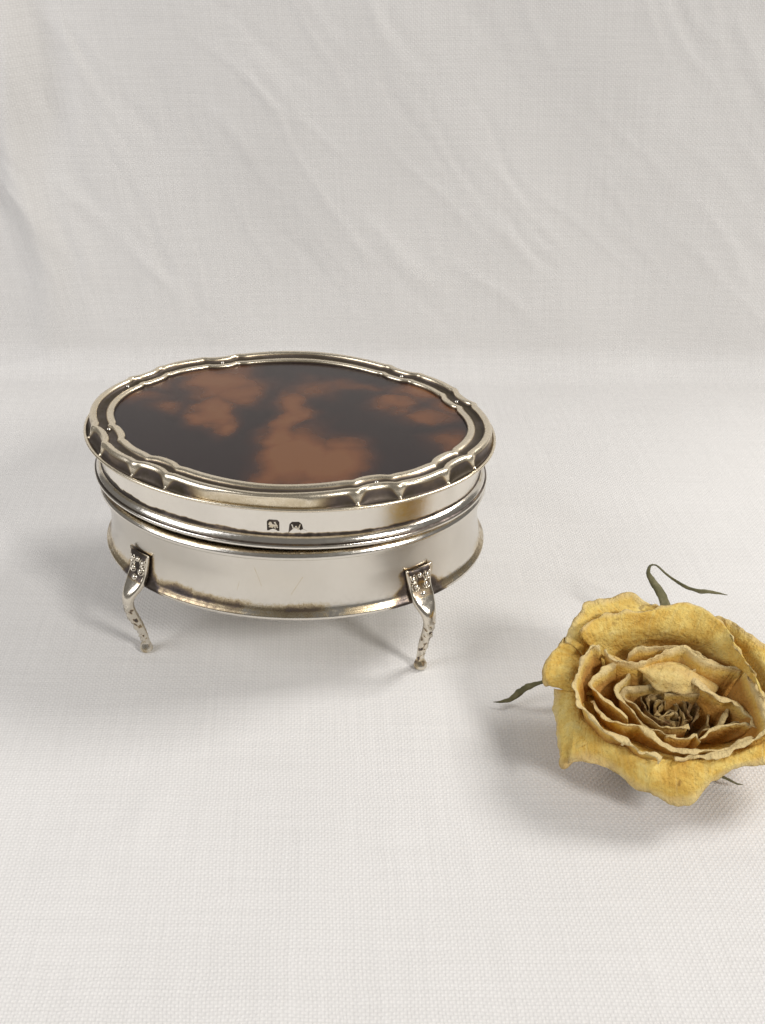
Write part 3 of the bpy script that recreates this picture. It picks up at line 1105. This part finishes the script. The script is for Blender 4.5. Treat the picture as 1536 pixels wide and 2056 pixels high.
# right outer petal (runs out of the picture)
sheet_petal([[(1200, 700, -1.3), (1300, 760, -1.3), (1350, 860, -1.3)],
             [(1300, 500, -.8), (1450, 640, -.75), (1560, 860, -.7)],
             [(1290, 400, -.42), (1480, 560, -.35), (1700, 840, -.3)],
             [(1255, 345, -.22), (1300, 340, -.2), (1390, 388, -.2), (1470, 440, -.18), (1540, 490, -.18), (1680, 600, -.2), (1780, 780, -.2)]],
            seed=5.3, amp=.06)
sheet_petal([[(1250, 800, -1.3), (1300, 860, -1.3), (1300, 950, -1.3)],
             [(1500, 760, -.7), (1560, 880, -.75), (1500, 1020, -.8)],
             [(1600, 740, -.35), (1680, 900, -.4), (1600, 1060, -.45)],
             [(1680, 700, -.3), (1790, 860, -.4), (1780, 1000, -.5), (1640, 1110, -.5)]],
            seed=6.3, amp=.06)
# large back petal, its inside facing us, its edge folded over
sheet_petal([[(900, 760, -1.35), (1093, 760, -1.35), (1250, 780, -1.3)],
             [(720, 590, -.85), (1000, 520, -.9), (1330, 640, -.8)],
             [(600, 500, -.36), (700, 480, -.40), (950, 452, -.42), (1180, 490, -.40), (1330, 590, -.32), (1440, 640, -.22)],
             [(555, 450, -.12), (690, 420, -.14), (940, 395, -.14), (1180, 430, -.12), (1340, 520, -.05), (1480, 700, -.05)],
             [(550, 420, -.02), (620, 355, .02), (740, 335, .05), (900, 325, .06), (1120, 300, .10), (1230, 345, .12), (1315, 400, .12), (1410, 550, .08), (1500, 700, .04)],
             [(545, 425, -.04), (610, 345, -.01), (720, 318, .04), (860, 308, .05), (1000, 285, .06), (1120, 274, .08), (1190, 296, .10), (1262, 345, .11), (1318, 385, .12), (1400, 535, .10), (1480, 655, .06), (1530, 800, .0)]],
            seed=7.9, amp=.055, nu=96, nv=46, rimfrac=.90, root_shade_frac=.66)  # base tone reaches further up, painting the shaded gap behind the inner rims
# cup petal with the thick curled rim on the left
cup_petal([(650, 502, -.26), (600, 505, -.20), (550, 590, -.14), (528, 680, -.14), (548, 790, -.16), (600, 870, -.16), (680, 948, -.15), (735, 965, -.14), (800, 985, -.16),
           (850, 1030, -.17), (910, 1062, -.22), (985, 1092, -.30)], depth=1.1, s0=.62, ph=1.15, lip=.10, droop=.08, seed=8.1, amp=.05)
# right side of that ring
cup_petal([(1430, 620, -.10), (1480, 720, -.08), (1525, 830, -.08), (1545, 930, -.12), (1500, 985, -.22), (1420, 1020, -.30), (1300, 1060, -.36), (1180, 1082, -.40), (1050, 1085, -.40)],
          depth=.95, s0=.62, ph=1.15, lip=.09, droop=.06, seed=8.9, amp=.06)
# top inner rims
cup_petal([(672, 520, -.30), (720, 566, -.30), (800, 592, -.32), (880, 590, -.34), (960, 545, -.30), (1040, 520, -.26), (1100, 512, -.24), (1160, 556, -.22), (1230, 588, -.22), (1300, 606, -.22), (1420, 622, -.16)],
          depth=1.0, s0=.60, lip=.07, droop=.03, seed=10.2, amp=.05)
cup_petal([(790, 575, -.62), (815, 540, -.45), (860, 518, -.36), (930, 512, -.33), (1060, 505, -.33), (1180, 540, -.36), (1260, 600, -.5)], depth=.7, s0=.6, lip=.03, droop=.0, seed=10.9, amp=.03)
# face folded inwards (bright patch above the heart)
sheet_petal([[(780, 640, -.85), (900, 640, -.9), (1050, 620, -.9), (1200, 650, -.85), (1290, 700, -.75)],
             [(690, 548, -0.47), (850, 602, -0.57), (960, 578, -0.66), (1100, 585, -0.66), (1290, 690, -0.81)],
             [(684, 542, -0.40), (850, 610, -0.43), (970, 612, -0.41), (1100, 622, -0.40), (1190, 665, -0.47), (1285, 720, -0.66)],
             [(676, 532, -0.35), (850, 622, -0.43), (960, 672, -0.40), (1080, 680, -0.40), (1180, 700, -0.47), (1270, 745, -0.66)],
             [(668, 520, -0.38), (760, 585, -0.44), (860, 622, -0.51), (925, 690, -0.57), (970, 738, -0.63), (1060, 746, -0.60), (1130, 740, -0.60), (1205, 748, -0.63), (1250, 765, -0.72)]],
            seed=11.7, amp=.06, nu=70, nv=34, core=.06, pale=.62)
# second ring
cup_petal([(890, 612, -0.47), (820, 596, -0.47), (745, 592, -0.44), (665, 640, -0.41), (602, 688, -0.40), (640, 742, -0.41), (700, 792, -0.43), (755, 838, -0.44), (805, 872, -0.51)],
          depth=.9, s0=.62, ph=1.15, lip=.075, droop=.03, seed=12.1, amp=.045, core=.08)
cup_petal([(620, 790, -0.60), (680, 858, -0.51), (760, 908, -0.44), (840, 920, -0.41), (880, 930, -0.41), (960, 985, -0.41), (1040, 1030, -0.41), (1110, 1052, -0.40), (1180, 1058, -0.40),
           (1280, 1050, -0.40), (1380, 1020, -0.38), (1460, 975, -0.35)], depth=1.0, s0=.62, ph=1.15, lip=.075, droop=.03, seed=13.6, amp=.05, core=.12)
# right bright band
cup_petal([(1160, 668, -0.44), (1220, 720, -0.41), (1290, 772, -0.40), (1370, 790, -0.40), (1420, 830, -0.38), (1470, 880, -0.38), (1490, 945, -0.41)],
          depth=1.0, s0=.62, ph=1.15, lip=-.10, droop=.04, seed=14.9, amp=.05, core=.10)
cup_petal([(1488, 930, -0.44), (1400, 912, -0.47), (1320, 925, -0.51), (1240, 945, -0.54), (1185, 995, -0.54)], depth=.6, s0=.5, lip=.06, droop=.03, seed=15.3, amp=.04, core=.18)
cup_petal([(1260, 640, -0.44), (1180, 618, -0.44), (1120, 650, -0.47)], depth=.6, s0=.55, lip=.04, droop=.01, seed=15.9, amp=.03, core=.15)
# third ring
cup_petal([(960, 690, -0.60), (900, 648, -0.57), (830, 640, -0.57), (770, 688, -0.57), (742, 740, -0.58), (790, 810, -0.58), (850, 862, -0.60), (930, 925, -0.61), (1000, 958, -0.60), (1060, 975, -0.58)],
          depth=.8, s0=.62, ph=1.15, lip=.06, droop=.02, seed=16.4, amp=.05, core=.25)
cup_petal([(1000, 985, -0.54), (1060, 985, -0.51), (1130, 990, -0.51), (1165, 975, -0.49), (1200, 1005, -0.51)], depth=.5, s0=.6, lip=.05, droop=.02, seed=17.2, amp=.05, core=.2)
# fourth ring
cup_petal([(1010, 735, -0.69), (950, 722, -0.68), (870, 728, -0.68), (800, 742, -0.68), (790, 775, -0.69), (840, 812, -0.69), (880, 860, -0.71), (950, 905, -0.71), (1040, 935, -0.69), (1130, 930, -0.69)],
          depth=.7, s0=.62, ph=1.15, lip=.05, droop=.02, seed=18.4, amp=.05, core=.45)
cup_petal([(1000, 752, -0.66), (1100, 748, -0.66), (1210, 765, -0.64), (1290, 800, -0.64), (1335, 830, -0.66), (1310, 880, -0.69), (1280, 920, -0.71), (1200, 945, -0.72)],
          depth=.7, s0=.62, ph=1.15, lip=.05, droop=.02, seed=19.1, amp=.05, core=.42)
cup_petal([(1380, 860, -0.66), (1410, 885, -0.66), (1360, 905, -0.69), (1290, 930, -0.69)], depth=.5, s0=.6, lip=.05, droop=.02, seed=19.9, amp=.05, core=.3)
# crumpled heart
r3 = random.Random(11)
heart = [[(915, 800), (930, 765), (985, 758), (1050, 762), (1120, 790), (1150, 840), (1140, 890), (1080, 912), (1000, 890), (940, 850)],
         [(940, 810), (965, 780), (1010, 778), (1060, 800), (1090, 850), (1110, 890)],
         [(960, 840), (990, 810), (975, 790)],
         [(1060, 770), (1110, 780), (1160, 820), (1175, 870), (1150, 910)],
         [(985, 870), (1020, 840), (1060, 850), (1070, 890)],
         [(1180, 800), (1230, 810), (1270, 850), (1240, 890), (1250, 930)],
         [(1150, 780), (1210, 790), (1260, 815), (1300, 830)],
         [(1000, 800), (1030, 790), (1050, 820), (1030, 850), (1000, 845)],
         [(870, 770), (900, 800), (905, 840), (950, 880), (1010, 905)],
         [(1080, 800), (1120, 830), (1110, 870), (1080, 880)]]
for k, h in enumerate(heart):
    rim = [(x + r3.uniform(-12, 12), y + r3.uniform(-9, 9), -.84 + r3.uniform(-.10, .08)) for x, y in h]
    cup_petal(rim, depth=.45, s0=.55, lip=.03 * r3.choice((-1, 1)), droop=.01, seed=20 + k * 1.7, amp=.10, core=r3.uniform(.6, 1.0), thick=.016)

# calyx and sepals
def tube(name, P3, rx, ry, mat, parent, n=10, twist=0.0, up=np.array([0, 0, 1.0]), amp=0.0, seed=0):
    P3 = np.asarray(P3)
    tn = np.gradient(P3, axis=0)
    tn /= np.linalg.norm(tn, axis=1)[:, None]
    G = np.zeros((n, len(P3), 3))
    for j in range(len(P3)):
        x = np.cross(tn[j], up)
        x /= np.linalg.norm(x) + 1e-9
        y = np.cross(x, tn[j])
        tw = twist * j / len(P3)
        x, y = x * math.cos(tw) + y * math.sin(tw), -x * math.sin(tw) + y * math.cos(tw)
        for i in range(n):
            a = 2 * math.pi * i / n
            k = 1 + amp * nz((i * .9, j * .35, seed), 1.0, seed)
            # leaf blade: slightly folded along its midrib
            fold = .35 * abs(math.cos(a)) * rx[j]
            G[i, j] = P3[j] + x * rx[j] * math.cos(a) * k + y * (ry[j] * math.sin(a) * k + fold)
    return grid(name, G, mat, parent, closed=True, cap0=True, cap1=True)

def sepal(pts, w, seed, twist, hooks=()):
    P3 = catmull(np.array([on_z(960 + x * .375, 1110 + y * .375, z) for x, y, z in pts]), 46) - ROOT
    q = np.linspace(0, 1, 46)
    prof = np.interp(q, np.linspace(0, 1, len(w)), w) * 1.25
    o = tube("sepal", P3, prof, np.maximum(.008, prof * .45), SEPAL, rose, twist=twist, amp=.6, seed=seed)
    for (f, ln, ang) in hooks:                          # tiny side lobes
        j = int(f * 45)
        d = P3[min(j + 1, 45)] - P3[j - 1]
        d /= np.linalg.norm(d)
        sd = np.cross(d, (0, 0, 1.0))
        c = P3[j]
        pp = [c + (sd * math.cos(a) * ang + d * math.sin(a)) * ln * k for k, a in ((0, .5), (.5, .6), (1, .9))]
        tube("side_lobe", catmull(np.array(pp), 8), np.linspace(.014, .003, 8), np.linspace(.010, .002, 8), SEPAL, o)
    return o
sepal([(1010, 360, .75), (1000, 300, .95), (985, 245, 1.15), (960, 195, 1.30), (930, 150, 1.42), (913, 115, 1.52), (914, 85, 1.58), (930, 66, 1.60), (958, 70, 1.58), (1000, 110, 1.50),
       (1080, 168, 1.35), (1160, 203, 1.22), (1250, 214, 1.10), (1335, 226, 1.0)],
      [.10, .10, .095, .085, .06, .035, .028, .030, .040, .050, .055, .050, .060, .055, .030, .005], 3.0, 1.2, ((.20, .13, -1), (.12, .12, 1), (.30, .08, 1), (.52, .07, -1)))
sepal([(600, 700, .55), (460, 690, .60), (380, 688, .58), (330, 698, .52), (270, 718, .42), (220, 748, .30), (170, 786, .20), (125, 797, .15), (82, 798, .12)],
      [.06, .06, .045, .035, .03, .035, .05, .055, .045, .025, .005], 5.0, .9)
sepal([(1150, 1120, .45), (1230, 1160, .42), (1300, 1198, .34), (1340, 1216, .27), (1380, 1236, .20), (1416, 1242, .16)], [.05, .045, .035, .035, .035, .030, .012], 7.0, .5)
# receptacle that carries the petals, standing on the cloth
ca = AX0 - ROOT
cz = catmull(np.array([(0, 0, .004), ca * .25 + (0, 0, .02), ca * .7, ca + RN * .12]), 16)
tube("calyx", cz, np.interp(np.linspace(0, 1, 16), [0, .12, .5, 1], [.16, .34, .52, .70]), np.interp(np.linspace(0, 1, 16), [0, .12, .5, 1], [.16, .34, .52, .70]), SEPAL, rose, n=18,
     up=np.array([0, 1.0, 0]), amp=.08, seed=2)
